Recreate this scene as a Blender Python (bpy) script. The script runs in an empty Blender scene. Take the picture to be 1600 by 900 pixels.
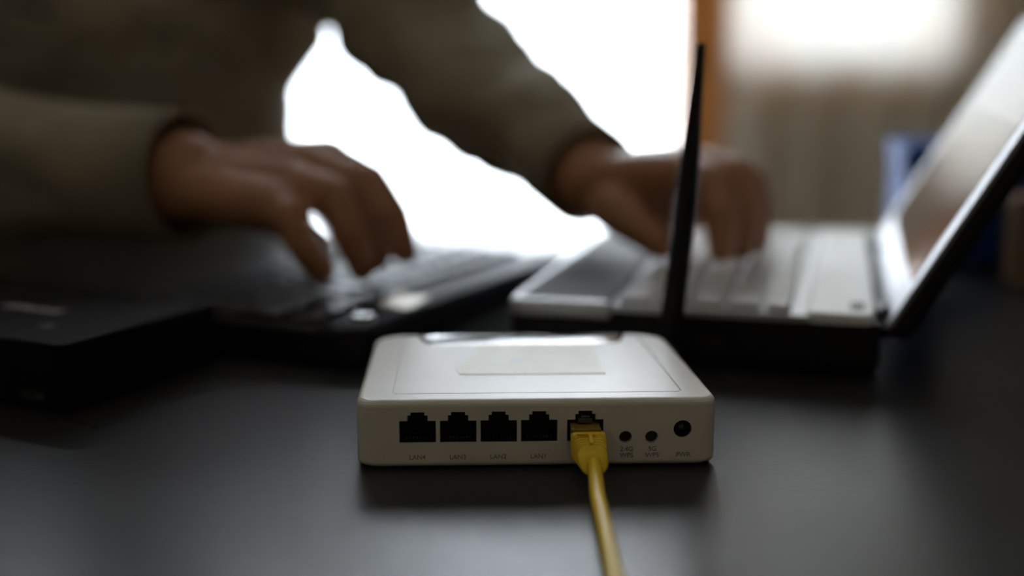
import bpy, bmesh, math, random
from mathutils import Vector, Matrix, noise
random.seed(3)
C = bpy.context.scene.collection
S = bpy.context.scene
PI = math.pi

# ------------------------------------------------------------------ camera
CAM_H, FPX, HORIZON = 0.138, 1938.0, 80.0
PITCH = math.atan((450 - HORIZON) / FPX)
cd = bpy.data.cameras.new('camera'); cam = bpy.data.objects.new('camera', cd); C.objects.link(cam)
cam.location = (0, 0, CAM_H); cam.rotation_euler = (PI / 2 - PITCH, 0, 0)
cd.sensor_width = 36; cd.lens = FPX / 1600 * 36; cd.clip_start = 0.01
cd.dof.use_dof = True; cd.dof.focus_distance = 0.416; cd.dof.aperture_fstop = 2.8
S.camera = cam

# ------------------------------------------------------------------ world, light, exposure
w = bpy.data.worlds.new('overcast_sky'); S.world = w; w.use_nodes = True
bg = w.node_tree.nodes['Background']; bg.inputs[0].default_value = (0.84, 0.92, 1.0, 1); bg.inputs[1].default_value = 15.5
S.view_settings.view_transform = 'Standard'; S.view_settings.look = 'None'
S.view_settings.exposure = 0.0; S.view_settings.gamma = 1.0
S.cycles.use_denoising = True
S.cycles.max_bounces = 10; S.cycles.diffuse_bounces = 6; S.cycles.transparent_max_bounces = 16
S.cycles.caustics_reflective = False; S.cycles.caustics_refractive = False
S.cycles.sample_clamp_indirect = 6


def area(name, loc, rot, sx, sy, power, col, portal=False):
    l = bpy.data.lights.new(name, 'AREA'); l.shape = 'RECTANGLE'; l.size = sx; l.size_y = sy
    l.energy = power; l.color = col
    if portal: l.cycles.is_portal = True
    o = bpy.data.objects.new(name, l); C.objects.link(o); o.location = loc; o.rotation_euler = rot
    return o
# daylight enters by the balcony door and the window; portals only guide the sampling of the sky
WY = 2.60
area('daylight_door', (-0.48, WY + 0.10, 0.45), (-PI / 2, 0, 0), 1.66, 2.3, 1, (1, 1, 1), True)
area('daylight_window', (0.72, WY + 0.10, 0.84), (-PI / 2, 0, 0), 0.54, 1.52, 1, (1, 1, 1), True)
# warm fill light added behind the camera, an unseen source
area('added_warm_fill', (0.3, -0.7, 1.78), (0, 0, 0), 0.3, 0.3, 0.35, (1.0, 0.74, 0.42))

# ------------------------------------------------------------------ materials
def mat(name, col, rough=0.5, metal=0.0, spec=0.5, var=0.0, scale=60, bump=0.0, bscale=400, coat=0.0, trans=0.0, ior=1.5):
    m = bpy.data.materials.new(name); m.use_nodes = True
    nt = m.node_tree; b = nt.nodes['Principled BSDF']
    b.inputs['Base Color'].default_value = (*col, 1); b.inputs['Roughness'].default_value = rough
    b.inputs['Metallic'].default_value = metal; b.inputs['Specular IOR Level'].default_value = spec
    b.inputs['Coat Weight'].default_value = coat; b.inputs['Transmission Weight'].default_value = trans
    tc = nt.nodes.new('ShaderNodeTexCoord')
    n = nt.nodes.new('ShaderNodeTexNoise'); n.inputs['Scale'].default_value = scale; n.inputs['Detail'].default_value = 4
    nt.links.new(tc.outputs['Object'], n.inputs['Vector'])
    r = nt.nodes.new('ShaderNodeValToRGB'); v = max(var, 0.03)
    r.color_ramp.elements[0].position = 0.3; r.color_ramp.elements[1].position = 0.7
    r.color_ramp.elements[0].color = (*[c * (1 - v) for c in col], 1)
    r.color_ramp.elements[1].color = (*[min(1, c * (1 + v)) for c in col], 1)
    nt.links.new(n.outputs['Fac'], r.inputs['Fac']); nt.links.new(r.outputs['Color'], b.inputs['Base Color'])
    b.inputs['IOR'].default_value = ior
    if bump:
        n2 = nt.nodes.new('ShaderNodeTexNoise'); n2.inputs['Scale'].default_value = bscale; n2.inputs['Detail'].default_value = 3
        nt.links.new(tc.outputs['Object'], n2.inputs['Vector'])
        bp = nt.nodes.new('ShaderNodeBump'); bp.inputs['Strength'].default_value = bump; bp.inputs['Distance'].default_value = 0.001
        nt.links.new(n2.outputs['Fac'], bp.inputs['Height']); nt.links.new(bp.outputs['Normal'], b.inputs['Normal'])
    return m

M = {}
M['white_plastic'] = mat('white_plastic', (0.82, 0.79, 0.71), 0.34, bump=0.05, bscale=1500)
M['port_black'] = mat('port_black', (0.006, 0.006, 0.006), 0.5)
M['black_plastic'] = mat('black_plastic', (0.006, 0.006, 0.007), 0.42, spec=0.3, bump=0.1, bscale=900)
M['box_black'] = mat('box_black', (0.005, 0.005, 0.006), 0.6, ior=1.2, bump=0.2, bscale=1200)
M['gloss_black'] = mat('gloss_black', (0.012, 0.012, 0.013), 0.10, coat=0.3)
M['strip_black'] = mat('strip_black', (0.012, 0.012, 0.013), 0.4, spec=0.02)
M['palm_dark'] = mat('palm_dark', (0.035, 0.033, 0.033), 0.55, spec=0.12)
M['strip_white'] = mat('strip_pearl', (0.90, 0.92, 0.93), 0.3)
M['key_black'] = mat('key_black', (0.03, 0.03, 0.031), 0.42)
M['silver'] = mat('silver', (0.62, 0.63, 0.66), 0.30, metal=0.55)
M['deck_silver'] = mat('deck_silver', (0.50, 0.51, 0.53), 0.33, metal=0.5)
M['key_silver'] = mat('key_silver', (0.56, 0.56, 0.55), 0.34)
M['badge'] = mat('badge_metal', (0.95, 0.94, 0.86), 0.22, metal=0.9)
M['chrome'] = mat('chrome', (0.85, 0.85, 0.80), 0.12, metal=1.0)
M['yellow'] = mat('yellow_pvc', (1.0, 0.64, 0.025), 0.42, spec=0.35)
_y = M['yellow'].node_tree.nodes['Principled BSDF']; _y.inputs['Subsurface Weight'].default_value = 0.45; _y.inputs['Subsurface Radius'].default_value = (1.0, 0.7, 0.15); _y.inputs['Subsurface Scale'].default_value = 0.004
M['yellow_clear'] = mat('yellow_clear_plastic', (0.55, 0.33, 0.03), 0.2, trans=0.5)
M['clear_dark'] = mat('clear_dark_plastic', (0.05, 0.05, 0.05), 0.12)
M['print_grey'] = mat('print_grey', (0.28, 0.27, 0.25), 0.6)
M['print_pale'] = mat('print_pale', (0.50, 0.50, 0.54), 0.4)
M['print_dim'] = mat('print_dim', (0.06, 0.06, 0.06), 0.5)
M['skin'] = mat('skin', (0.42, 0.20, 0.10), 0.46, var=0.12, scale=40, bump=0.25, bscale=300)
M['hair'] = mat('hair', (0.02, 0.014, 0.01), 0.6)
M['eye'] = mat('eye', (0.7, 0.68, 0.64), 0.2)
M['shirt'] = mat('shirt_cotton', (0.31, 0.27, 0.19), 0.85, var=0.12, scale=12, bump=0.4, bscale=900, spec=0.2)
M['trousers'] = mat('trousers', (0.03, 0.035, 0.05), 0.9)
M['wood'] = mat('orange_wood', (0.72, 0.31, 0.075), 0.4, var=0.2, scale=8)
M['stool_wood'] = mat('stool_wood', (0.25, 0.15, 0.08), 0.5, var=0.2, scale=10)
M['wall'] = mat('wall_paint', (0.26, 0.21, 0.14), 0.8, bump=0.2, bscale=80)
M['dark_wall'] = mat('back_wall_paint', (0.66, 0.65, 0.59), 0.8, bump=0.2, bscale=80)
M['ceiling'] = mat('ceiling_paint', (0.62, 0.60, 0.55), 0.9)
M['floor'] = mat('floor_laminate', (0.30, 0.20, 0.12), 0.4, var=0.2, scale=6)
M['blue'] = mat('blue_board', (0.012, 0.06, 0.25), 0.7, ior=1.2)
M['cardboard'] = mat('brown_cardboard', (0.35, 0.22, 0.13), 0.7)


def table_material():
    m = bpy.data.materials.new('dark_table_laminate'); m.use_nodes = True
    nt = m.node_tree; b = nt.nodes['Principled BSDF']; L = nt.links
    tc = nt.nodes.new('ShaderNodeTexCoord')
    n = nt.nodes.new('ShaderNodeTexNoise'); n.inputs['Scale'].default_value = 9; n.inputs['Detail'].default_value = 5; n.inputs['Roughness'].default_value = 0.6
    n2 = nt.nodes.new('ShaderNodeTexNoise'); n2.inputs['Scale'].default_value = 220; n2.inputs['Detail'].default_value = 3
    for q in (n, n2): L.new(tc.outputs['Object'], q.inputs['Vector'])
    r = nt.nodes.new('ShaderNodeMapRange'); r.inputs[1].default_value = 0.0; r.inputs[2].default_value = 1.0
    r.inputs[3].default_value = 0.23; r.inputs[4].default_value = 0.39
    L.new(n.outputs['Fac'], r.inputs[0]); L.new(r.outputs[0], b.inputs['Roughness'])
    c = nt.nodes.new('ShaderNodeValToRGB'); c.color_ramp.elements[0].color = (0.020, 0.020, 0.020, 1); c.color_ramp.elements[1].color = (0.032, 0.032, 0.031, 1)
    L.new(n.outputs['Fac'], c.inputs['Fac']); L.new(c.outputs['Color'], b.inputs['Base Color']); b.inputs['IOR'].default_value = 1.30
    bp = nt.nodes.new('ShaderNodeBump'); bp.inputs['Strength'].default_value = 0.10; bp.inputs['Distance'].default_value = 0.0006
    L.new(n2.outputs['Fac'], bp.inputs['Height']); L.new(bp.outputs['Normal'], b.inputs['Normal'])
    return m
M['table'] = table_material()


def tape_material():
    m = mat('masking_tape', (0.82, 0.77, 0.59), 0.4, var=0.05, scale=90)
    nt = m.node_tree; b = nt.nodes['Principled BSDF']; L = nt.links
    tc = nt.nodes.new('ShaderNodeTexCoord')
    mp = nt.nodes.new('ShaderNodeMapping'); mp.inputs['Scale'].default_value = (1.0, 0.8, 1)
    n = nt.nodes.new('ShaderNodeTexNoise'); n.inputs['Scale'].default_value = 120; n.inputs['Detail'].default_value = 2
    L.new(tc.outputs['Object'], mp.inputs[0]); L.new(mp.outputs[0], n.inputs['Vector'])
    r = nt.nodes.new('ShaderNodeValToRGB'); r.color_ramp.elements[0].position = 0.52; r.color_ramp.elements[1].position = 0.66
    r.color_ramp.elements[1].color = (0.5, 0.5, 0.5, 1)
    L.new(n.outputs['Fac'], r.inputs['Fac'])
    # worn smudges only along the middle of the tape
    sx = nt.nodes.new('ShaderNodeSeparateXYZ'); L.new(tc.outputs['Object'], sx.inputs[0])
    ab = nt.nodes.new('ShaderNodeMath'); ab.operation = 'SUBTRACT'; ab.inputs[1].default_value = 0.050; L.new(sx.outputs['Y'], ab.inputs[0])
    ab2 = nt.nodes.new('ShaderNodeMath'); ab2.operation = 'ABSOLUTE'; L.new(ab.outputs[0], ab2.inputs[0])
    lt = nt.nodes.new('ShaderNodeMath'); lt.operation = 'LESS_THAN'; lt.inputs[1].default_value = 0.006; L.new(ab2.outputs[0], lt.inputs[0])
    mu = nt.nodes.new('ShaderNodeMath'); mu.operation = 'MULTIPLY'; L.new(lt.outputs[0], mu.inputs[0]); L.new(r.outputs['Color'], mu.inputs[1])
    mx = nt.nodes.new('ShaderNodeMixRGB'); mx.inputs[2].default_value = (0.66, 0.68, 0.70, 1)
    prev = b.inputs['Base Color'].links[0].from_socket
    L.new(mu.outputs[0], mx.inputs[0]); L.new(prev, mx.inputs[1]); L.new(mx.outputs[0], b.inputs['Base Color'])
    return m
M['tape'] = tape_material()


def sheer(name, col, see, through=0.55):
    m = bpy.data.materials.new(name); m.use_nodes = True
    nt = m.node_tree; nt.nodes.clear(); L = nt.links
    out = nt.nodes.new('ShaderNodeOutputMaterial')
    d = nt.nodes.new('ShaderNodeBsdfDiffuse'); t = nt.nodes.new('ShaderNodeBsdfTranslucent'); tr = nt.nodes.new('ShaderNodeBsdfTransparent')
    tc = nt.nodes.new('ShaderNodeTexCoord'); wv = nt.nodes.new('ShaderNodeTexWave'); wv.inputs['Scale'].default_value = 300; wv.inputs['Distortion'].default_value = 0.5
    L.new(tc.outputs['Object'], wv.inputs['Vector'])
    r = nt.nodes.new('ShaderNodeValToRGB'); r.color_ramp.elements[0].color = (*[c * 0.93 for c in col], 1); r.color_ramp.elements[1].color = (*col, 1)
    L.new(wv.outputs['Fac'], r.inputs['Fac']); L.new(r.outputs[0], d.inputs[0]); L.new(r.outputs[0], t.inputs[0])
    m1 = nt.nodes.new('ShaderNodeMixShader'); m1.inputs[0].default_value = through; L.new(d.outputs[0], m1.inputs[1]); L.new(t.outputs[0], m1.inputs[2])
    m2 = nt.nodes.new('ShaderNodeMixShader'); m2.inputs[0].default_value = see; L.new(m1.outputs[0], m2.inputs[1]); L.new(tr.outputs[0], m2.inputs[2])
    L.new(m2.outputs[0], out.inputs[0])
    return m
M['sheer_white'] = sheer('sheer_white', (0.9, 0.9, 0.9), 0.45)
M['sheer_grey'] = sheer('sheer_grey', (0.84, 0.84, 0.78), 0.0, 0.28)


def glass():
    m = bpy.data.materials.new('window_glass'); m.use_nodes = True
    nt = m.node_tree; nt.nodes.clear(); L = nt.links
    out = nt.nodes.new('ShaderNodeOutputMaterial')
    tr = nt.nodes.new('ShaderNodeBsdfTransparent'); g = nt.nodes.new('ShaderNodeBsdfGlossy'); g.inputs['Roughness'].default_value = 0.02
    f = nt.nodes.new('ShaderNodeFresnel'); f.inputs[0].default_value = 1.45
    mx = nt.nodes.new('ShaderNodeMixShader'); L.new(f.outputs[0], mx.inputs[0]); L.new(tr.outputs[0], mx.inputs[1]); L.new(g.outputs[0], mx.inputs[2]); L.new(mx.outputs[0], out.inputs[0])
    return m
M['glass'] = glass()
M['bezel'] = mat('bezel_silver', (0.34, 0.345, 0.37), 0.45, metal=0.2)


def screen_material():
    # glossy display; reflection painted in as faint emission, pale above, dark grey below
    m = bpy.data.materials.new('display_painted_reflection'); m.use_nodes = True
    nt = m.node_tree; b = nt.nodes['Principled BSDF']; L = nt.links
    b.inputs['Base Color'].default_value = (0.02, 0.02, 0.02, 1); b.inputs['Roughness'].default_value = 0.06
    tc = nt.nodes.new('ShaderNodeTexCoord'); sx = nt.nodes.new('ShaderNodeSeparateXYZ'); L.new(tc.outputs['Object'], sx.inputs[0])
    r = nt.nodes.new('ShaderNodeValToRGB'); r.color_ramp.interpolation = 'CONSTANT'
    e = r.color_ramp.elements; e[0].position = 0; e[0].color = (0.012, 0.011, 0.010, 1); e[1].position = 0.64; e[1].color = (0.10, 0.10, 0.11, 1)
    mr = nt.nodes.new('ShaderNodeMapRange'); mr.inputs[1].default_value = 0.0; mr.inputs[2].default_value = 0.155
    L.new(sx.outputs['Z'], mr.inputs[0]); L.new(mr.outputs[0], r.inputs['Fac'])
    L.new(r.outputs[0], b.inputs['Emission Color']); b.inputs['Emission Strength'].default_value = 1.0
    return m
M['screen'] = screen_material()

# ------------------------------------------------------------------ helpers
def obj(name, bm, m, parent=None, smooth=False, M4=None):
    me = bpy.data.meshes.new(name)
    if M4 is not None: bm.transform(M4)
    bmesh.ops.recalc_face_normals(bm, faces=bm.faces[:])
    bm.to_mesh(me); bm.free()
    o = bpy.data.objects.new(name, me); C.objects.link(o)
    if m: me.materials.append(m)
    if smooth:
        for p in me.polygons: p.use_smooth = True
    if parent: o.parent = parent
    return o

def tag(o, label, cat, group=None, kind=None):
    o['label'] = label
    if cat: o['category'] = cat
    if group: o['group'] = group
    if kind: o['kind'] = kind
    return o

def thing(name, label, cat, loc=(0, 0, 0), rz=0, group=None):
    o = bpy.data.objects.new(name, None); C.objects.link(o); o.location = loc; o.rotation_euler = (0, 0, rz)
    o.empty_display_size = 0.02
    return tag(o, label, cat, group)

def box_into(bm, x0, x1, y0, y1, z0, z1, bev=0.0, seg=2):
    t = bmesh.new(); bmesh.ops.create_cube(t, size=1)
    for v in t.verts: v.co = Vector(((x0 + x1) / 2 + v.co.x * (x1 - x0), (y0 + y1) / 2 + v.co.y * (y1 - y0), (z0 + z1) / 2 + v.co.z * (z1 - z0)))
    if bev: bmesh.ops.bevel(t, geom=t.edges[:], offset=bev, segments=seg, affect='EDGES', profile=0.5)
    me = bpy.data.meshes.new('t'); t.to_mesh(me); t.free(); bm.from_mesh(me); bpy.data.meshes.remove(me)
    return bm

def box(x0, x1, y0, y1, z0, z1, bev=0.0, seg=2):
    return box_into(bmesh.new(), x0, x1, y0, y1, z0, z1, bev, seg)

def rrect(x0, x1, y0, y1, rads, seg=6):
    """rounded outline; rads = (bl, br, tr, tl)"""
    pts = []
    for (cx, cy, r, a0) in ((x0, y0, rads[0], PI), (x1, y0, rads[1], 1.5 * PI), (x1, y1, rads[2], 0), (x0, y1, rads[3], 0.5 * PI)):
        ox = cx + (r if cx == x0 else -r); oy = cy + (r if cy == y0 else -r)
        if r <= 0: pts.append((cx, cy)); continue
        for i in range(seg + 1):
            a = a0 + i / seg * PI / 2
            pts.append((ox + r * math.cos(a), oy + r * math.sin(a)))
    return pts

def prism(pts, z0, z1, bev_top=0.0, bev_bot=0.0, seg=3):
    """outline in XY raised to a slab with rounded top and bottom rims"""
    bm = bmesh.new()
    cx = sum(p[0] for p in pts) / len(pts); cy = sum(p[1] for p in pts) / len(pts)
    hx = max(abs(p[0] - cx) for p in pts); hy = max(abs(p[1] - cy) for p in pts)
    levels = []
    if bev_bot:
        for i in range(seg + 1):
            a = i / seg * PI / 2; levels.append((z0 + bev_bot * (1 - math.sin(a)) if False else z0 + bev_bot * (1 - math.cos(a)), bev_bot * (1 - math.sin(a))))
    else: levels.append((z0, 0))
    if bev_top:
        for i in range(seg + 1):
            a = i / seg * PI / 2; levels.append((z1 - bev_top * (1 - math.sin(a)), bev_top * (1 - math.cos(a))))
    else: levels.append((z1, 0))
    rings = []
    for z, ins in levels:
        sx = (hx - ins) / hx; sy = (hy - ins) / hy
        rings.append([bm.verts.new((cx + (p[0] - cx) * sx, cy + (p[1] - cy) * sy, z)) for p in pts])
    n = len(pts)
    for a, b in zip(rings, rings[1:]):
        for i in range(n): bm.faces.new((a[i], a[(i + 1) % n], b[(i + 1) % n], b[i]))
    bm.faces.new(rings[0][::-1]); bm.faces.new(rings[-1])
    return bm

def loft(rings, cap=True):
    bm = bmesh.new(); vs = [[bm.verts.new(p) for p in r] for r in rings]
    n = len(rings[0])
    for a, b in zip(vs, vs[1:]):
        for i in range(n): bm.faces.new((a[i], a[(i + 1) % n], b[(i + 1) % n], b[i]))
    if cap: bm.faces.new(vs[0][::-1]); bm.faces.new(vs[-1])
    return bm

def tube(path, radii, seg=16, cap=True, squash=1.0):
    rings = []
    pts = [Vector(p) for p in path]; up0 = None
    for i, p in enumerate(pts):
        d = (pts[min(i + 1, len(pts) - 1)] - pts[max(i - 1, 0)]).normalized()
        if up0 is None:
            up0 = Vector((0, 0, 1)) if abs(d.z) < 0.9 else Vector((0, 1, 0))
        s = d.cross(up0).normalized(); u = s.cross(d).normalized(); up0 = u
        r = radii[i] if isinstance(radii, (list, tuple)) else radii
        rings.append([p + s * math.cos(a) * r + u * math.sin(a) * r * squash for a in [2 * PI * k / seg for k in range(seg)]])
    return loft(rings, cap)

def spline(pts, n=8):
    pts = [Vector(p) for p in pts]; out = []
    for i in range(len(pts) - 1):
        p0 = pts[max(i - 1, 0)]; p1 = pts[i]; p2 = pts[i + 1]; p3 = pts[min(i + 2, len(pts) - 1)]
        for k in range(n):
            t = k / n
            out.append(0.5 * ((2 * p1) + (p2 - p0) * t + (2 * p0 - 5 * p1 + 4 * p2 - p3) * t * t + (3 * p1 - p0 - 3 * p2 + p3) * t ** 3))
    out.append(pts[-1]); return out

def merge(bm, other, M4=None):
    if M4 is not None: other.transform(M4)
    me = bpy.data.meshes.new('t'); other.to_mesh(me); other.free(); bm.from_mesh(me); bpy.data.meshes.remove(me)

def baked(o):
    """apply the modifiers of o into its mesh"""
    dg = bpy.context.evaluated_depsgraph_get(); dg.update()
    me = bpy.data.meshes.new_from_object(o.evaluated_get(dg))
    old = o.data; o.modifiers.clear(); o.data = me; me.name = o.name; bpy.data.meshes.remove(old)
    return o

def cyl_bm(r, h, seg=24, r2=None):
    bm = bmesh.new(); bmesh.ops.create_cone(bm, cap_ends=True, segments=seg, radius1=r, radius2=r if r2 is None else r2, depth=h)
    return bm

def cut(o, cutters):
    for c in cutters:
        md = o.modifiers.new('b', 'BOOLEAN'); md.operation = 'DIFFERENCE'; md.solver = 'EXACT'; md.object = c
    baked(o)
    for c in cutters:
        me = c.data; bpy.data.objects.remove(c); bpy.data.meshes.remove(me)

def text_obj(name, s, size, m, parent, M4, depth=0.00008, label=None):
    cu = bpy.data.curves.new('t', 'FONT'); cu.body = s; cu.size = size; cu.extrude = depth; cu.offset = size * .012; cu.align_x = 'CENTER'; cu.align_y = 'CENTER'
    t = bpy.data.objects.new('t', cu); C.objects.link(t)
    dg = bpy.context.evaluated_depsgraph_get(); dg.update()
    me = bpy.data.meshes.new_from_object(t.evaluated_get(dg)); bpy.data.objects.remove(t); bpy.data.curves.remove(cu)
    me.transform(M4); me.materials.clear(); me.materials.append(m)
    o = bpy.data.objects.new(name, me); C.objects.link(o); o.parent = parent
    if label: o['label'] = label
    return o

# ================================================================== ROOM
FZ, CZ = -0.75, 1.90
XL, XR, YB = -2.3, 2.0, -1.7
def struct(name, bm, m, label, parent=None):
    o = obj(name, bm, m, parent)
    if parent is None: o['kind'] = 'structure'
    if label: o['label'] = label
    if parent is None: o['category'] = name.split('_')[0]
    return o
struct('floor', box(XL - .1, XR + .1, YB - .1, WY + .2, FZ - .1, FZ), M['floor'], 'brown laminate floor under the dark table')
struct('ceiling', box(XL - .1, XR + .1, YB - .1, WY + .2, CZ, CZ + .1), M['ceiling'], 'plain off-white ceiling above the desk')
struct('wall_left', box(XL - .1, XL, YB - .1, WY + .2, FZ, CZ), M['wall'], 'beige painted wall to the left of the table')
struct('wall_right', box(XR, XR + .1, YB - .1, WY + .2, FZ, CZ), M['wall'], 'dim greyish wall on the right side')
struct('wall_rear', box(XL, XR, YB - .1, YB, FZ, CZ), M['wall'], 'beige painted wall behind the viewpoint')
b = bmesh.new()
DX0, DX1, PX0, PX1, WX1, DTOP, SILL = -1.30, 0.340, 0.340, 0.446, 0.95, 1.62, 0.075
box_into(b, XL, DX0, WY, WY + .2, FZ, CZ)
box_into(b, DX0, WX1, WY, WY + .2, DTOP, CZ)
box_into(b, PX1, WX1, WY, WY + .2, FZ, SILL)
box_into(b, WX1, XR, WY, WY + .2, FZ, CZ)
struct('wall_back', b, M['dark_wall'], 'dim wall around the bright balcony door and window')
# balcony door: glazed to the floor, orange wooden frame
d = thing('door_1', 'glazed balcony door with orange wooden frame behind white sheer', 'door', (0, WY, 0)); d['kind'] = 'structure'
b = bmesh.new()
box_into(b, DX0, DX0 + .07, 0.02, .09, FZ, DTOP, .004); box_into(b, DX0 + .07, PX0, 0.021, .089, DTOP - .07, DTOP, .004)
box_into(b, DX0 + .07, PX0, 0.021, .09, FZ, FZ + .12, .004)
obj('door_frame', b, M['wood'], d)
obj('pane', box(DX0 + .07, PX0, .05, .056, FZ + .12, DTOP - .07), M['glass'], d)
# post between door and window
t = struct('trim_1', box(PX0, PX1, -.034, .12, FZ, DTOP, .006), M['wood'], 'orange varnished wooden post between balcony door and window'); t.location = (0, WY, 0)
d = thing('window_1', 'window with wooden frame behind grey curtain, right of the post', 'window', (0, WY, 0)); d['kind'] = 'structure'
b = bmesh.new()
box_into(b, WX1 - .06, WX1, 0.02, .09, SILL, DTOP, .004); box_into(b, PX1, WX1, 0.02, .09, DTOP - .07, DTOP, .004)
box_into(b, PX1, WX1, 0.02, .09, SILL, SILL + .05, .004)
obj('window_frame', b, M['wood'], d)
obj('pane', box(PX1, WX1 - .06, .05, .056, SILL + .05, DTOP - .07), M['glass'], d)
obj('sill', box(PX1, WX1, -.008, .02, SILL - .02, SILL, .003), M['wall'], d)

def curtain(name, label, x0, x1, m, amp, wl, y, seed):
    bm = bmesh.new(); n = int((x1 - x0) / 0.008); rows = 10; g = []
    for j in range(rows + 1):
        z = FZ + 0.02 + (DTOP + .1 - FZ) * j / rows; r = []
        for i in range(n + 1):
            x = x0 + (x1 - x0) * i / n
            ph = noise.noise(Vector((x * 5, seed, 0))) * 3
            yy = y + amp * math.sin(2 * PI * x / wl + ph) * (1.1 - 0.5 * j / rows) + 0.006 * noise.noise(Vector((x * 20, z * 3, seed)))
            r.append(bm.verts.new((x, yy, z)))
        g.append(r)
    for j in range(rows):
        for i in range(n): bm.faces.new((g[j][i], g[j][i + 1], g[j + 1][i + 1], g[j + 1][i]))
    o = obj(name, bm, m, None, True)
    return tag(o, label, 'curtain')
curtain('curtain', 'white sheer curtain glowing in front of the balcony door', -.93, PX0 - .014, M['sheer_white'], .018, .11, WY - .06, 1)
curtain('curtain', 'grey beige sheer curtain hanging right of the orange post', PX1 - .014, WX1 + .12, M['sheer_grey'], .013, .13, WY - .052, 5)
rod = obj('curtain_rod', tube([(DX0 - .15, WY - .065, DTOP + .13), (WX1 + .35, WY - .065, DTOP + .13)], .012), M['stool_wood'], None, True)
tag(rod, 'wooden curtain rod above the door and window', 'curtain rod')

# ================================================================== TABLE
tb = thing('table', 'dark grey laminate table under the router and laptops', 'table', (0, 0.25, FZ))
TH = -FZ
obj('tabletop', box(-1.0, 0.75, -.45, .72, TH - .03, TH, .003), M['table'], tb)
for x in (-.93, .68):
    for y in (-.39, .66): obj('leg', box(x - .03, x + .03, y - .03, y + .03, 0, TH - .03, .003), M['black_plastic'], tb)

# ================================================================== ROUTER
RW, RD, RH = .1214, .0980, .0232
rt = thing('router', 'white wireless router with four empty ports, tape on top and black antenna', 'router', (-.0521, .3968, 0.0008), math.radians(1.9))
outline = rrect(0, RW, 0, RD, (.006, .006, .012, .011), 7)
outline = [(x - .0048 * (y / RD) * (x / RW), y) for x, y in outline]   # right flank drawn in a little toward the rear
body = obj('casing', prism(outline, 0, RH, .0022, .0020, 4), M['white_plastic'], rt, False)
cx4 = [.0206 + i * .01355 for i in range(4)] + [.0767]
PB = .0085
def port_profile(c, g=0.0, z0=PB):
    w1, w2, w3 = .0061 + g, .0034 + g, .00235 + g
    return [(c - w1, z0 - g), (c + w1, z0 - g), (c + w1, z0 + .0077 + g), (c + w2, z0 + .0077 + g), (c + w2, z0 + .0096 + g), (c + w3, z0 + .0096 + g),
            (c + w3, z0 + .0107 + g), (c - w3, z0 + .0107 + g), (c - w3, z0 + .0096 + g), (c - w2, z0 + .0096 + g), (c - w2, z0 + .0077 + g), (c - w1, z0 + .0077 + g)]
def yprism(prof, y0, y1, open_front=False):
    bm = bmesh.new(); a = [bm.verts.new((x, y0, z)) for x, z in prof]; b_ = [bm.verts.new((x, y1, z)) for x, z in prof]; n = len(prof)
    for i in range(n): bm.faces.new((a[i], a[(i + 1) % n], b_[(i + 1) % n], b_[i]))
    if not open_front: bm.faces.new(a)
    bm.faces.new(b_[::-1]); return bm
cuts = [obj('c', yprism(port_profile(c), -.003, .014), None, rt) for c in cx4]
def circ(cx, cz, r, n=28): return [(cx + r * math.cos(2 * PI * i / n), cz + r * math.sin(2 * PI * i / n)) for i in range(n)]
for (x, z, r, dp) in ((.0903, .0098, .0022, .006), (.0991, .0098, .0022, .006), (.1095, .0125, .0031, .011)):
    cuts.append(obj('c', yprism(circ(x, z, r), -.003, dp), None, rt))
# thin groove round the top panel, and the bay of the indicator window at the rear edge
gx0, gx1, gy0, gy1 = .0118, .1110, .0085, .094
def flank(pts): return [(x - .0048 * (y / RD) * (x / RW), y) for x, y in pts]
groove = obj('c', prism(flank(rrect(gx0, gx1, gy0, gy1, (.002,) * 4, 4)), RH - .0006, RH + .001), None, rt)
gi = obj('c2', prism(flank(rrect(gx0 + .0006, gx1 - .0006, gy0 + .0006, gy1 - .0006, (.0016,) * 4, 4)), RH - .01, RH + .01), None, rt)
cut(groove, [gi]); cuts.append(groove)
wx0, wx1, wy0 = .0165, .1015, .0800
bay = [(wx0, RD + .003), (wx0 + .0005, RD - .003)] + [(wx0 + .0025, wy0 + .006), (wx0 + .005, wy0 + .0015), (wx0 + .009, wy0), (wx1 - .009, wy0), (wx1 - .005, wy0 + .0015), (wx1 - .0025, wy0 + .006), (wx1 - .0005, RD - .003), (wx1, RD + .003)]
cuts.append(obj('c', prism(bay[::-1], RH - .0025, RH + .003), None, rt))
cut(body, cuts)
bm = bmesh.new(); bm.from_mesh(body.data); bmesh.ops.remove_doubles(bm, verts=bm.verts[:], dist=1e-6); bm.to_mesh(body.data); bm.free()
for c in cx4:
    po = obj('ethernet_port', yprism(port_profile(c, -.00005), .0008, .0132, True), M['port_black'], rt)
    sd = po.modifiers.new('s', 'SOLIDIFY'); sd.thickness = .0004; baked(po)
    pb = bmesh.new()
    for k in range(8): box_into(pb, c - .0041 + k * .00113, c - .0036 + k * .00113, .004, .012, PB + .0004, PB + .0009)
    pn = obj('contact_pins', pb, M['print_dim'], po)
po['label'] = 'network port filled by the yellow plug'
for (x, z) in ((.0903, .0098), (.0991, .0098)):
    bm = cyl_bm(.0020, .004, 24); bm.transform(Matrix.Translation((x, .0040, z)) @ Matrix.Rotation(PI / 2, 4, 'X')); obj('recessed_button', bm, M['port_black'], rt)
pj = obj('power_socket', yprism(circ(.1095, .0125, .00300), .0009, .0105, True), M['gloss_black'], rt)
bm = tube([(.1095, .003, .0125), (.1095, .0105, .0125)], .0009, 12); obj('socket_pin', bm, M['print_dim'], pj)
bm = bmesh.new(); bmesh.ops.create_uvsphere(bm, u_segments=24, v_segments=12, radius=.0028); bm.transform(Matrix.Translation((.1095, .0085, .0125))); obj('socket_core', bm, M['gloss_black'], pj, True)
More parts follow.
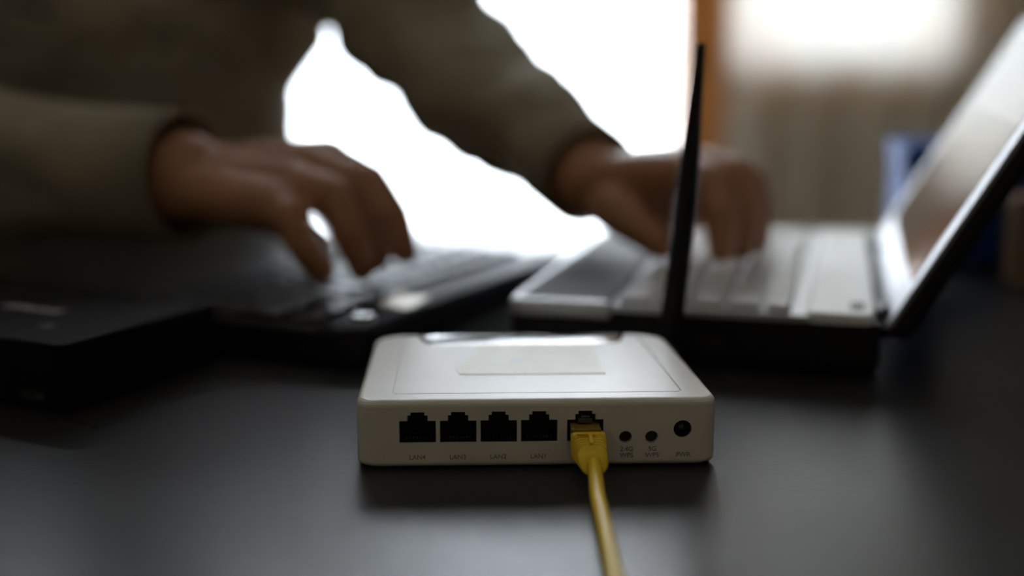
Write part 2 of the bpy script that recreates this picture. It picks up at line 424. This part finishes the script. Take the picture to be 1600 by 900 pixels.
iw = [(p[0] * 1.0 + (0.0003 if p[0] < .05 else -.0003), min(p[1] + (.0003 if p[1] < RD - .01 else 0), RD - .0006)) for p in bay]
o = obj('indicator_window', prism(iw[::-1], RH - .0024, RH - .0002, .0004), M['gloss_black'], rt, True); o['label'] = 'glossy black indicator window at the rear edge'
# masking tape remnant, torn at its left end
tp = [(.0345, .0335), (.0505, .0330), (.0640, .0333), (.0868, .0330), (.0866, .0380), (.0862, .0430), (.0868, .0530), (.0864, .0640), (.0870, .0790), (.0640, .0794), (.0420, .0790), (.0410, .0700), (.0398, .0620), (.0370, .0560), (.0350, .0480), (.0330, .0430), (.0334, .0390)]
o = obj('masking_tape', prism(tp, RH + .00002, RH + .00018), M['tape'], rt); o['label'] = 'torn piece of cream masking tape with faded smudges'
RXF = Matrix.Rotation(PI / 2, 4, 'X')
for i, s in enumerate(('LAN4', 'LAN3', 'LAN2', 'LAN1')):
    text_obj('printed_text', s, .0023, M['print_grey'], rt, Matrix.Translation((cx4[i] - .0002, -.00004, .0035)) @ RXF)
for (s, x, z) in (('2.4G', .0907, .0057), ('WPS', .0907, .0035), ('5G', .0994, .0057), ('WPS', .0994, .0035), ('PWR', .1099, .0036)):
    text_obj('printed_text', s, .0023, M['print_grey'], rt, Matrix.Translation((x, -.00004, z)) @ RXF)
# antenna: hinge block behind the casing and a tapering paddle
hx, hy = .1218, .1115
bm = cyl_bm(.0040, .010, 20); bm.transform(Matrix.Translation((hx, RD + .0035, .0125)) @ Matrix.Rotation(PI / 2, 4, 'X'))
box_into(bm, .106, hx + .001, RD - .005, RD + .0085, .0085, .0165, .0015)
hg = obj('antenna_hinge', bm, M['black_plastic'], rt, True)
an = obj('antenna', tube(spline([(hx, hy, .0085), (hx + .0009, hy, .020), (hx + .0035, hy, .045), (hx + .0068, hy, .082), (hx + .0088, hy, .112), (hx + .0108, hy, .1405)], 6),
      [r * 1.17 for r in [x for x in [.0040 + .0002 * min(i, 6) / 6 for i in range(0, 13)]] + [.0042, .0042, .0042, .00415, .0041, .0040, .0038, .0036, .0034, .0031, .0029, .0027, .0025, .0023, .0021, .0019, .0018, .0016]][:31], 18), M['black_plastic'], rt, True)
an['label'] = 'black tapering antenna standing at the rear right corner'
for (x, y) in ((.012, .012), (.110, .012), (.012, .084), (.110, .084)):
    bm = cyl_bm(.004, .0014, 16); bm.transform(Matrix.Translation((x, y, -.0001))); obj('rubber_foot', bm, M['black_plastic'], rt)

# ================================================================== ETHERNET CABLE
ec = thing('ethernet_cable', 'yellow network cable plugged into the fifth port of the white router', 'cable', rt.location[:], rt.rotation_euler.z)
pc = cx4[4]
bm = box(pc - .0052, pc + .0048, -.0060, .0105, PB + .0006, PB + .0062, .0004)
pl = obj('plug', bm, M['yellow_clear'], ec); pl['label'] = 'clear plastic plug seated in the port'
bm = box(pc - .0026, pc + .0024, -.0008, .0100, PB + .0066, PB + .0083, .0003); merge(bm, box(pc - .0016, pc + .0014, -.0012, .0090, PB + .0084, PB + .0092, .0002))
o = obj('latch', bm, M['clear_dark'], pl)
# boot: box section narrowing to an oval collar, dropping toward the table
def sec(cx, cy, cz, hw, hh, tilt, p, n=28):
    out = []
    for k in range(n):
        a = 2 * PI * k / n; ca, sa = math.cos(a), math.sin(a)
        x = hw * math.copysign(abs(ca) ** p, ca); z = hh * math.copysign(abs(sa) ** p, sa)
        out.append((cx + x, cy - z * math.sin(tilt) * 0 + z * math.sin(tilt), cz + z * math.cos(tilt)))
    return out
A = math.radians(28)
bx = pc - .0002
st = [(-.0050, .0098, .0052, .0040, 0.22), (-.0053, .0097, .0058, .0046, 0.22), (-.0080, .0094, .0058, .0047, .26)]
for k in range(5):   # grip ribs
    y = -.0084 - k * .0021
    f = k / 4
    hw = .0058 - .0010 * f; hh = .0046 - .0004 * f; zz = .0094 - .0015 * f
    st += [(y, zz, hw, hh, .36 + .1 * f), (y - .0010, zz - .0003, hw, hh, .38 + .1 * f), (y - .0012, zz - .0004, hw - .0014, hh - .0014, .45), (y - .0019, zz - .0006, hw - .0014, hh - .0014, .45)]
st += [(-.0189, .0075, .0046, .0042, .8), (-.0194, .0073, .0050, .0045, .9), (-.0228, .0063, .0048, .0043, 1), (-.0246, .0058, .0040, .0036, 1), (-.0252, .0056, .0026, .0024, 1)]
st = [(-.0062 + (y + .005) * .58, z - .0004 + .0006 * min(1, -y / .02), a, b_, p) for y, z, a, b_, p in st]
rings = [sec(bx + .0016 * (-s[0] / .018), s[0], s[1], s[2], s[3], A * min(1, -s[0] / .012), s[4]) for s in st]
bo = obj('boot', loft(rings), M['yellow'], ec, False); bo['label'] = 'ribbed yellow strain relief boot'
bm = box(bx - .0002, bx + .0010, -.0145, -.0084, 0, .0009, .0002); bm.transform(Matrix.Translation((.0006, 0, .0146)) @ Matrix.Rotation(math.radians(11), 4, 'X'))
obj('boot_ridge', bm, M['yellow'], bo)
bm = box(bx - .0032, bx + .0032, -.0082, -.0074, .0132, .0139, .0002); obj('boot_bar', bm, M['yellow'], bo)
cab = spline([(bx + .0014, -.0150, .0064), (bx + .0015, -.020, .0054), (bx + .0013, -.026, .0042), (bx + .0008, -.038, .0027), (bx + .0003, -.060, .0026), (bx - .0004, -.085, .0026), (bx - .0012, -.105, .0026), (bx - .0032, -.140, .0026), (bx - .006, -.20, .0026), (bx + .0, -.30, .0026), (bx + .02, -.40, .0026), (bx + .06, -.52, .0026)], 6)
o = obj('sheath', tube(cab, .0024, 16), M['yellow'], ec, True)

# ================================================================== BLACK SET-TOP BOX (left)
sb = thing('set_top_box', 'flat black set-top box at the left edge of the table', 'set-top box', (-.1716, .4593, 0), math.radians(-25.8))
bw, bd, bh = .150, .0925, .028
obj('casing', prism(rrect(-bw, 0, 0, bd, (.004,) * 4, 4), .002, bh - .0020, 0, .001), M['box_black'], sb)
obj('top_cover', prism(rrect(-bw, 0, 0, bd, (.004,) * 4, 4), bh - .0018, bh, .0006), M['box_black'], sb)
for x in (-.012, -bw + .012):
    for y in (.012, bd - .012):
        bm = cyl_bm(.006, .003, 16); bm.transform(Matrix.Translation((x, y, .0015))); obj('rubber_foot', bm, M['black_plastic'], sb)
# pale logo strokes on the cover (too blurred to read) and the dim socket mark on the front
lg = bmesh.new()
for (x, wd, sl, th) in ((-.0755, .009, .003, .0065), (-.0650, .006, -.001, .0050), (-.0580, .0055, 0, .0055), (-.0510, .0060, .001, .0060)):
    pts = [(x - wd / 2, .0465 - th / 2), (x + wd / 2, .0465 - th / 2 + sl * .3), (x + wd / 2 + sl, .0465 + th / 2), (x - wd / 2 + sl, .0465 + th / 2 - .001)]
    merge(lg, prism(pts, bh - .0001, bh + .0001))
obj('cover_logo', lg, M['print_pale'], sb)['label'] = 'pale logo mark on the cover'
obj('indicator_mark', prism([(-.034, .0205), (-.028, .0205), (-.028, .026), (-.034, .026)], bh - .0001, bh + .0001), M['print_dim'], sb)
text_obj('printed_text', 'HDMI', .0048, M['print_dim'], sb, Matrix.Translation((-.0165, -.00004, .0062)) @ RXF)

# ================================================================== KEYS
KEYS = {}
def key_mesh(wx, wy, h, m):
    k = (wx, wy, h, m.name)
    if k not in KEYS:
        bm = bmesh.new()
        a = [bm.verts.new((sx * wx / 2, sy * wy / 2, 0)) for sx, sy in ((-1, -1), (1, -1), (1, 1), (-1, 1))]
        b_ = [bm.verts.new((sx * (wx / 2 - .0003), sy * (wy / 2 - .0003), h * .7)) for sx, sy in ((-1, -1), (1, -1), (1, 1), (-1, 1))]
        c = [bm.verts.new((sx * (wx / 2 - .0013), sy * (wy / 2 - .0013), h)) for sx, sy in ((-1, -1), (1, -1), (1, 1), (-1, 1))]
        for r, s in ((a, b_), (b_, c)):
            for i in range(4): bm.faces.new((r[i], r[(i + 1) % 4], s[(i + 1) % 4], s[i]))
        bm.faces.new(c)
        me = bpy.data.meshes.new('key'); bmesh.ops.recalc_face_normals(bm, faces=bm.faces[:]); bm.to_mesh(me); bm.free(); me.materials.append(m); KEYS[k] = me
    return KEYS[k]
def key_rows(parent, xs, y0, y1, z, h, m, gap, layout):
    """rows at x positions (x, row depth); keys run along y. layout: widths in key units per row"""
    for (x, dx), lay in zip(xs, layout):
        tot = sum(lay); u = (y1 - y0) / tot; y = y1
        for n in lay:
            wy = n * u
            o = bpy.data.objects.new('key', key_mesh(round(dx - gap, 5), round(wy - gap, 5), h, m)); C.objects.link(o); o.parent = parent
            o.location = (x, y - wy / 2, z); y -= wy
LAY5 = [[1.25, 1.25, 1.25, 5.5, 1.25, 1.25, 1.25, 1], [2.25] + [1] * 10 + [1.75], [1.75] + [1] * 11 + [1.25], [1.5] + [1] * 12 + [.5 + .0], [1] * 13 + [1]]
LAY5[3] = [1.5] + [1] * 11 + [1.5]

# ================================================================== BLACK KEYBOARD (centre left)
kb = thing('keyboard', 'glossy black keyboard under the hand on the left, chrome badge near its corner', 'keyboard', (-.0663, .5223, 0), math.radians(-25.44))
KL, KD, KH = .232, .150, .018
obj('base', prism(rrect(-KD, 0, 0, KL, (.006, .010, .006, .006), 5), .002, KH, .002, .002), M['black_plastic'], kb)
obj('gloss_strip', prism(rrect(-.0235, -.0008, .0008, KL - .0008, (.002, .008, .004, .002), 5), KH - .001, KH + .0012, .0008), M['strip_black'], kb, True)['label'] = 'glossy black strip along the long edge'
key_rows(kb, [(-.1310, .0185), (-.1120, .0185), (-.0930, .0185), (-.0740, .0185), (-.0550, .0185)], .008, KL - .008, KH, .0035, M['key_black'], .0016, LAY5)
for k in range(14):   # function row by the strip
    pass
key_rows(kb, [(-.0350, .0150)], .008, KL - .008, KH, .0030, M['key_black'], .0016, [[1] * 14])
bm = prism([(-.0085, -.010), (.0085, -.010), (.0085, .010), (-.0085, .010)], 0, .0010, .0004); bm.transform(Matrix.Translation((-.0125, .060, KH + .0019)) @ Matrix.Rotation(math.radians(7), 4, 'X') @ Matrix.Rotation(math.radians(3), 4, 'Y'))
obj('badge', bm, M['badge'], kb)['label'] = 'bright chrome badge on the strip'
bm = bmesh.new(); bmesh.ops.create_cone(bm, cap_ends=True, segments=28, radius1=.0060, radius2=.0050, depth=.0018); bm.transform(Matrix.Translation((-.0125, .0225, KH + .0018)))
o = obj('round_button', bm, M['gloss_black'], kb, True)
ringpts = [(-.0125 + .0062 * math.cos(a), .0225 + .0062 * math.sin(a), KH + .0014) for a in [2 * PI * i / 32 for i in range(33)]]
obj('button_ring', tube(ringpts, .0003, 8), M['silver'], o, True)
for x in (-.015, -KD + .015):
    for y in (.015, KL - .015):
        bm = cyl_bm(.005, .003, 14); bm.transform(Matrix.Translation((x, y, .0015))); obj('rubber_foot', bm, M['black_plastic'], kb)

# ================================================================== NETBOOK (right)
NA = math.radians(-15)
nb = thing('laptop', 'small open laptop with silver deck and black back, screen leaning to the right', 'laptop', (-.0015, .5529, 0), NA)
ND, NW = .163, .260
obj('base', prism(rrect(0.0, ND, 0, NW, (.006, .004, .004, .006), 5), .003, .0245, .001, .004), M['black_plastic'], nb)
obj('palm_rest', prism(rrect(-.0005, .0465, -.0006, NW + .0006, (.007, .001, .001, .007), 5), .0205, .0280, .0028, .001), M['silver'], nb, True)['label'] = 'pale silver palm rest with rounded side'
obj('keyboard_deck', prism(rrect(.0468, .1325, .0002, NW - .0002, (.001,) * 4, 2), .0240, .0268, .0005), M['deck_silver'], nb)
obj('hinge_strip', prism(rrect(.1328, .1600, .0002, NW - .0002, (.001, .004, .004, .001), 4), .0240, .0285, .001), M['strip_white'], nb)['label'] = 'bright silver strip between keys and screen'
obj('touchpad', prism(rrect(.0060, .0425, .085, .160, (.002,) * 4, 3), .0283, .0286, .0001), M['palm_dark'], nb)
obj('palm_painted_reflection', prism(rrect(.0035, .0465, .0050, NW - .0050, (.004, .001, .001, .004), 4), .0279, .0283, .0001), M['palm_dark'], nb)['label'] = 'palm rest top with the dark reflection of the hand painted in'  # dark sheet over the silver, painting in the reflected hand and arm
for y in (.085, .1235):
    pass
sp = bmesh.new()
for i in range(5): merge(sp, prism([(.150 + 0, .010 + i * .0035), (.156, .010 + i * .0035), (.156, .0120 + i * .0035), (.150, .0120 + i * .0035)], .0284, .0287))
so = obj('speaker_slots', sp, M['print_dim'], nb)
key_rows(nb, [(.0572, .0160), (.0732, .0160), (.0892, .0160), (.1052, .0160), (.1197, .0125)], .005, NW - .005, .0268, .0030, M['key_silver'], .0016, [l for l in LAY5[:4]] + [[1] * 14])
for y in (.030, NW - .030):
    bm = cyl_bm(.0055, .034, 20); bm.transform(Matrix.Translation((ND + .002, y, .0220)) @ Matrix.Rotation(PI / 2, 4, 'X')); obj('hinge', bm, M['black_plastic'], nb, True)
# lid, built upright in its own frame (x = thickness, z = height) then leaned back 30 degrees
ld = bpy.data.objects.new('lid', None)
LM = Matrix.Translation((ND + .0015, 0, .0215)) @ Matrix.Rotation(math.radians(30), 4, 'Y')
LH = .156
def yz(pts, x0, x1, bt=0, bb=0):
    bm = prism(pts, x0, x1, bt, bb)      # outline given as (y, z)
    bm.transform(Matrix(((0, 0, 1, 0), (1, 0, 0, 0), (0, 1, 0, 0), (0, 0, 0, 1)))); return bm
lid = obj('lid', yz(rrect(0, NW, 0, LH, (.004, .004, .009, .009), 5), .0012, .0100, .004, 0), M['black_plastic'], nb, False, None)
lid.matrix_local = LM
bz = yz(rrect(0.0006, NW - .0006, .0006, LH - .0006, (.004, .004, .009, .009), 5), -.0008, .0012)
bz_o = obj('bezel', bz, M['bezel'], lid); bz_o['label'] = 'silver frame around the display'
sc_o = obj('screen', yz(rrect(.0160, NW - .0190, .022, LH - .012, (.001,) * 4, 2), -.0012, -.0007), M['screen'], lid); sc_o['label'] = 'glossy display with a reflection painted pale above and dark grey below'
for y in (.03, NW - .03):
    bm = cyl_bm(.002, .0012, 12); bm.transform(Matrix.Translation((-.001, y, LH - .006)) @ Matrix.Rotation(PI / 2, 4, 'Y')); obj('lid_bumper', bm, M['black_plastic'], lid)
for x in (.018, ND - .018):
    for y in (.018, NW - .018):
        bm = cyl_bm(.006, .004, 14); bm.transform(Matrix.Translation((x, y, .002))); obj('rubber_foot', bm, M['black_plastic'], nb)
for (y, wz) in ((.06, .008), (.085, .005)):   # side sockets
    obj('side_socket', yprism([(y, .010), (y + .013, .010), (y + .013, .010 + wz), (y, .010 + wz)], -.0002, .002), M['port_black'], nb)

# ================================================================== BLUE BOX AND BROWN BOX (right, behind the lid)
bb = thing('storage_box', 'blue lidded box on the table behind the laptop screen', 'box', (.253, .800, 0), math.radians(-10))
obj('box_body', box(.002, .238, .002, .098, 0, .062, .003), M['blue'], bb)
obj('box_lid', box(0, .240, 0, .100, .060, .078, .004), M['blue'], bb)
cb = thing('cardboard_box', 'small brown cardboard box in front of the blue box', 'box', (.300, .735, 0), math.radians(-10))
obj('carton', box(0, .085, 0, .030, 0, .052, .001), M['cardboard'], cb)
obj('box_flap', box(.001, .084, .001, .0145, .052, .0530, .0003), M['cardboard'], cb)
obj('box_flap', box(.001, .084, .0155, .029, .052, .0530, .0003), M['cardboard'], cb)

# ================================================================== PERSON
U = FPX
def at(px, py, y):
    """world point at distance y seen at a photo pixel (used only to lay out real positions)"""
    u = (px - 800) / U; v = (450 - py) / U
    dy = math.cos(PITCH) + v * math.sin(PITCH); dz = -math.sin(PITCH) + v * math.cos(PITCH)
    return Vector((u * y / dy, y, CAM_H + dz * y / dy))

def limb(bm, pts, seg=18, balls=True):
    """pts: (Vector, radius[, flat]) chain of tapered rods with balls at the joints"""
    for i, (p, r) in enumerate(pts):
        if balls:
            t = bmesh.new(); bmesh.ops.create_uvsphere(t, u_segments=seg, v_segments=10, radius=r); t.transform(Matrix.Translation(p)); merge(bm, t)
        if i + 1 < len(pts):
            q, r2 = pts[i + 1]; d = q - p
            t = bmesh.new(); bmesh.ops.create_cone(t, cap_ends=True, segments=seg, radius1=r, radius2=r2, depth=d.length)
            t.transform(Matrix.Translation((p + q) / 2) @ d.to_track_quat('Z', 'Y').to_matrix().to_4x4()); merge(bm, t)

def ell(bm, c, rx, ry, rz, rot=0):
    t = bmesh.new(); bmesh.ops.create_uvsphere(t, u_segments=28, v_segments=16, radius=1)
    t.transform(Matrix.Translation(c) @ Matrix.Rotation(rot, 4, 'Z') @ Matrix.Diagonal((rx, ry, rz, 1))); merge(bm, t)

def fuse(name, bm, voxel, m, parent, smooth=4, wrinkle=0.0):
    o = obj(name, bm, m, parent)
    r = o.modifiers.new('r', 'REMESH'); r.mode = 'VOXEL'; r.voxel_size = voxel; r.use_smooth_shade = True
    s = o.modifiers.new('s', 'SMOOTH'); s.factor = 0.5; s.iterations = smooth
    baked(o)
    if wrinkle:
        nrm = [v.normal.copy() for v in o.data.vertices]
        for v, vn in zip(o.data.vertices, nrm):
            c = v.co
            k = noise.noise(Vector((c.x * 14, c.y * 14, c.z * 26))) + .5 * noise.noise(Vector((c.x * 40, c.y * 40, c.z * 60)))
            v.co = c + vn * wrinkle * k
    for p in o.data.polygons: p.use_smooth = True
    return o

pr = thing('person', 'person in an olive-grey long-sleeved shirt typing with both hands', 'person', (0, 0, 0))
V = Vector
HIP = V((-.345, 1.16, -.20)); CH = V((-.335, 1.09, .15)); NK = V((-.345, 1.06, .40)); HD = V((-.335, 1.02, .53))
RS = V((-.525, 1.01, .315)); RE = V((-.415, .775, .070)); RWr = at(283, 275, .660)
LS = V((-.205, 1.11, .315)); LE = at(700, 100, .900); LWr = at(930, 283, .700)

def hand(bm, wr, mcps, fingers, thumb, palm_r):
    cen = sum((m for m in mcps), V((0, 0, 0))) / 4
    # metacarpals fan out of the wrist and make the palm
    for i, mp in enumerate(mcps):
        st = wr + (mp - cen) * 0.35
        limb(bm, [(st, palm_r * 1.05), ((st + mp) / 2 + V((0, 0, .001)), palm_r * .95), (mp, palm_r * .86)], 14)
    for a, b_ in zip(mcps, mcps[1:]):
        limb(bm, [(wr + (a + b_ - 2 * cen) * .17, palm_r), ((a + b_) / 2 + (wr - cen) * .22 - V((0, 0, .007)), palm_r * .80)], 12)
    for f in fingers: limb(bm, f, 14)
    limb(bm, thumb, 14)

b = bmesh.new()
# trunk, neck, head
limb(b, [(HIP, .125), (CH, .115)], 24); ell(b, CH + V((0, 0, .05)), .150, .095, .13, .2)
limb(b, [(CH + V((0, 0, .15)), .07), (NK, .055), (HD + V((0, .01, -.05)), .055)], 20)
ell(b, HD + V((0, .012, .03)), .074, .090, .100)                 # skull
ell(b, HD + V((0, -.030, -.045)), .052, .055, .055)              # jaw
limb(b, [(HD + V((0, -.078, .020)), .007), (HD + V((0, -.098, -.014)), .011)], 12)   # nose
ell(b, HD + V((0, -.078, -.048)), .024, .010, .007)              # mouth
for s in (-1, 1):
    ell(b, HD + V((s * .074, .012, .0)), .010, .018, .030)       # ears
    limb(b, [(HD + V((s * .016, -.077, .038)), .009), (HD + V((s * .045, -.068, .038)), .008)], 12)  # brow
limb(b, [(RS, .052), ((RS + RE) / 2, .047), (RE, .040), (RE.lerp(RWr, .35), .038), (RE.lerp(RWr, .8), .027), (RWr, .025)], 20)
limb(b, [(LS, .052), ((LS + LE) / 2, .045), (LE, .036), (LE.lerp(LWr, .35), .034), (LE.lerp(LWr, .8), .023), (LWr, .0225)], 20)
limb(b, [(RS, .055), (CH + V((0, 0, .13)), .075), (LS, .055)], 20)
# legs under the table
for s in (-1, 1):
    kn = V((-.37 + s * .13, .72, -.27)); ft = V((-.37 + s * .14, .74, -.69))
    limb(b, [(HIP + V((s * .07, 0, -.01)), .085), (kn, .055), (kn.lerp(ft, .35), .052), (ft, .036)], 18); limb(b, [(ft + V((0, .02, -.02)), .035), (ft + V((0, -.15, -.035)), .024)], 16)
# right hand (photo left): palm toward the keys, little finger nearest the camera
rm = [at(425, 322, .618), at(452, 288, .636), at(484, 262, .655), at(512, 252, .672)]
tipz = .030
rf = [
    [(rm[0], .0105), (at(450, 338, .606), .0095), (at(474, 385, .602), .0082), (at(503, 421, .606), .0072)],
    [(rm[1], .0115), (at(515, 303, .618), .0102), (at(545, 360, .612), .0090), (at(566, 417, .614), .0078)],
    [(rm[2], .0120), (at(548, 284, .644), .0105), (at(580, 340, .638), .0090), (at(588, 404, .638), .0078)],
    [(rm[3], .0118), (at(579, 284, .664), .0103), (at(617, 338, .654), .0088), (at(633, 394, .650), .0076)]]
rth = [(RWr + V((.012, .018, -.014)), .015), (at(400, 318, .690), .0130), (at(455, 352, .690), .0110), (at(500, 385, .685), .0090)]
hand(b, RWr + V((.004, 0, -.003)), rm, rf, rth, .0150)
# left hand (photo right): thumb nearest the camera, fingers curled down on the silver keys
lm = [at(1062, 272, .650), at(1090, 262, .672), at(1112, 264, .692), at(1128, 278, .710)]
lf = [
    [(lm[0], .0120), (at(1110, 285, .628), .0105), (at(1128, 335, .618), .0092), (at(1128, 388, .616), .0078)],
    [(lm[1], .0120), (at(1150, 275, .650), .0105), (at(1166, 330, .640), .0092), (at(1158, 384, .632), .0080)],
    [(lm[2], .0115), (at(1170, 285, .676), .0100), (at(1184, 338, .666), .0090), (at(1180, 376, .656), .0078)],
    [(lm[3], .0105), (at(1172, 300, .698), .0090), (at(1184, 340, .690), .0080), (at(1176, 366, .682), .0070)]]
lth = [(LWr + V((.006, -.010, -.008)), .0150), (at(958, 325, .665), .0130), (at(995, 352, .650), .0110), (at(1034, 382, .642), .0088)]
hand(b, LWr + V((.006, 0, 0)), lm, lf, lth, .0145)
limb(b, [(at(985, 288, .682), .016), (at(1050, 300, .676), .014), (lm[2] + V((0, 0, -.012)), .012)], 14)
limb(b, [(at(990, 318, .674), .013), (at(1045, 330, .680), .013), (at(1100, 325, .690), .012)], 14)
body = fuse('body', b, .0025, M['skin'], pr, 2)
body['label'] = 'head, neck and bare hands'
for s in (-1, 1):
    bm = bmesh.new(); bmesh.ops.create_uvsphere(bm, u_segments=16, v_segments=10, radius=.011); bm.transform(Matrix.Translation(HD + V((s * .030, -.072, .018)))); ey = obj('eye', bm, M['eye'], pr, True); bm = bmesh.new(); bmesh.ops.create_uvsphere(bm, u_segments=16, v_segments=10, radius=.0055); bm.transform(Matrix.Translation(HD + V((s * .030, -.0785, .016)))); obj('iris', bm, M['hair'], ey, True)
b = bmesh.new(); ell(b, HD + V((0, .028, .055)), .081, .090, .090); ell(b, HD + V((0, .055, .01)), .076, .062, .080)
fuse('hair', b, .005, M['hair'], pr, 2, .003)

# shirt
b = bmesh.new()
limb(b, [(HIP + V((0, 0, .0)), .150), (CH, .140)], 28); ell(b, CH + V((0, 0, .05)), .185, .125, .155, .2); ell(b, HIP + V((0, 0, .10)), .178, .145, .22)
limb(b, [(RS, .066), (CH + V((0, 0, .13)), .092), (LS, .066)], 24)
def open_sleeve(bm, chain):
    limb(bm, chain[:-1], 22)
    (p, r), (q, r2) = chain[-2], chain[-1]; d = q - p
    t = bmesh.new(); bmesh.ops.create_cone(t, cap_ends=True, segments=22, radius1=r, radius2=r2, depth=d.length)
    t.transform(Matrix.Translation((p + q) / 2) @ d.to_track_quat('Z', 'Y').to_matrix().to_4x4()); merge(bm, t)
rc = RE.lerp(RWr, .96); lc = LE.lerp(LWr, .93)
open_sleeve(b, [(RS, .070), ((RS + RE) / 2, .064), (RE, .056), (RE.lerp(RWr, .35), .050), (RE.lerp(RWr, .72), .037), (rc, .033)])
open_sleeve(b, [(LS, .072), ((LS + LE) / 2, .064), (LE, .050), (LE.lerp(LWr, .35), .044), (LE.lerp(LWr, .72), .032), (lc, .028)])
shirt = fuse('shirt', b, .006, M['shirt'], pr, 3, .0075)
shirt['label'] = 'olive-grey long-sleeved shirt'
for (e, wv, r, k0, k1) in ((RE, RWr, .0365, .78, 1.02), (LE, LWr, .0305, .74, .97)):
    a = e.lerp(wv, k0); c = e.lerp(wv, k1); mid = a.lerp(c, .5)
    rings = []
    dd = (c - a).normalized(); sx = dd.cross(V((0, 0, 1))).normalized(); uz = sx.cross(dd)
    for (p, rr) in ((a, r * 1.0), (mid, r), (c, r * .97), (c, r * .90), (mid, r * .92)):
        rings.append([p + sx * math.cos(2 * PI * k / 32) * rr * (1 + .03 * math.sin(3 * 2 * PI * k / 32)) + uz * math.sin(2 * PI * k / 32) * rr for k in range(32)])
    obj('cuff', loft(rings, False), M['shirt'], shirt, True)
b = bmesh.new()
for k in range(25):
    pass
ring_pts = [NK + V((.066 * math.cos(a), .066 * math.sin(a), -.030 + .012 * math.sin(a))) for a in [2 * PI * i / 32 for i in range(33)]]
obj('collar', tube(ring_pts, .012, 10, True, 1.6), M['shirt'], shirt, True)
b = bmesh.new()
limb(b, [(HIP + V((-.06, 0, -.02)), .118), (HIP + V((.06, 0, -.02)), .118)], 22)
for s in (-1, 1):
    kn = V((-.37 + s * .13, .72, -.27)); ft = V((-.37 + s * .14, .74, -.66))
    limb(b, [(HIP + V((s * .07, 0, -.01)), .105), (kn, .072), (kn.lerp(ft, .35), .068), (ft, .055)], 18)
fuse('trousers', b, .008, M['trousers'], pr, 3)
sl = thing('stool', 'low wooden stool under the seated person', 'stool', (-.345, 1.17, FZ - .0001))
obj('seat', box(-.18, .18, -.16, .16, .355, .385, .008), M['stool_wood'], sl)
for x in (-.14, .14):
    for y in (-.12, .12): obj('leg', box(x - .018, x + .018, y - .018, y + .018, 0, .355, .003), M['stool_wood'], sl)
# unseen lamp body added to go with the warm fill light
cl = thing('added_fill_lamp', 'flat round lamp body added behind the viewpoint for the warm fill', 'lamp', (.3, -.7, CZ))
bm = cyl_bm(.20, .06, 32); bm.transform(Matrix.Translation((0, 0, -.03))); obj('fill_lamp_housing', bm, M['ceiling'], cl, True)
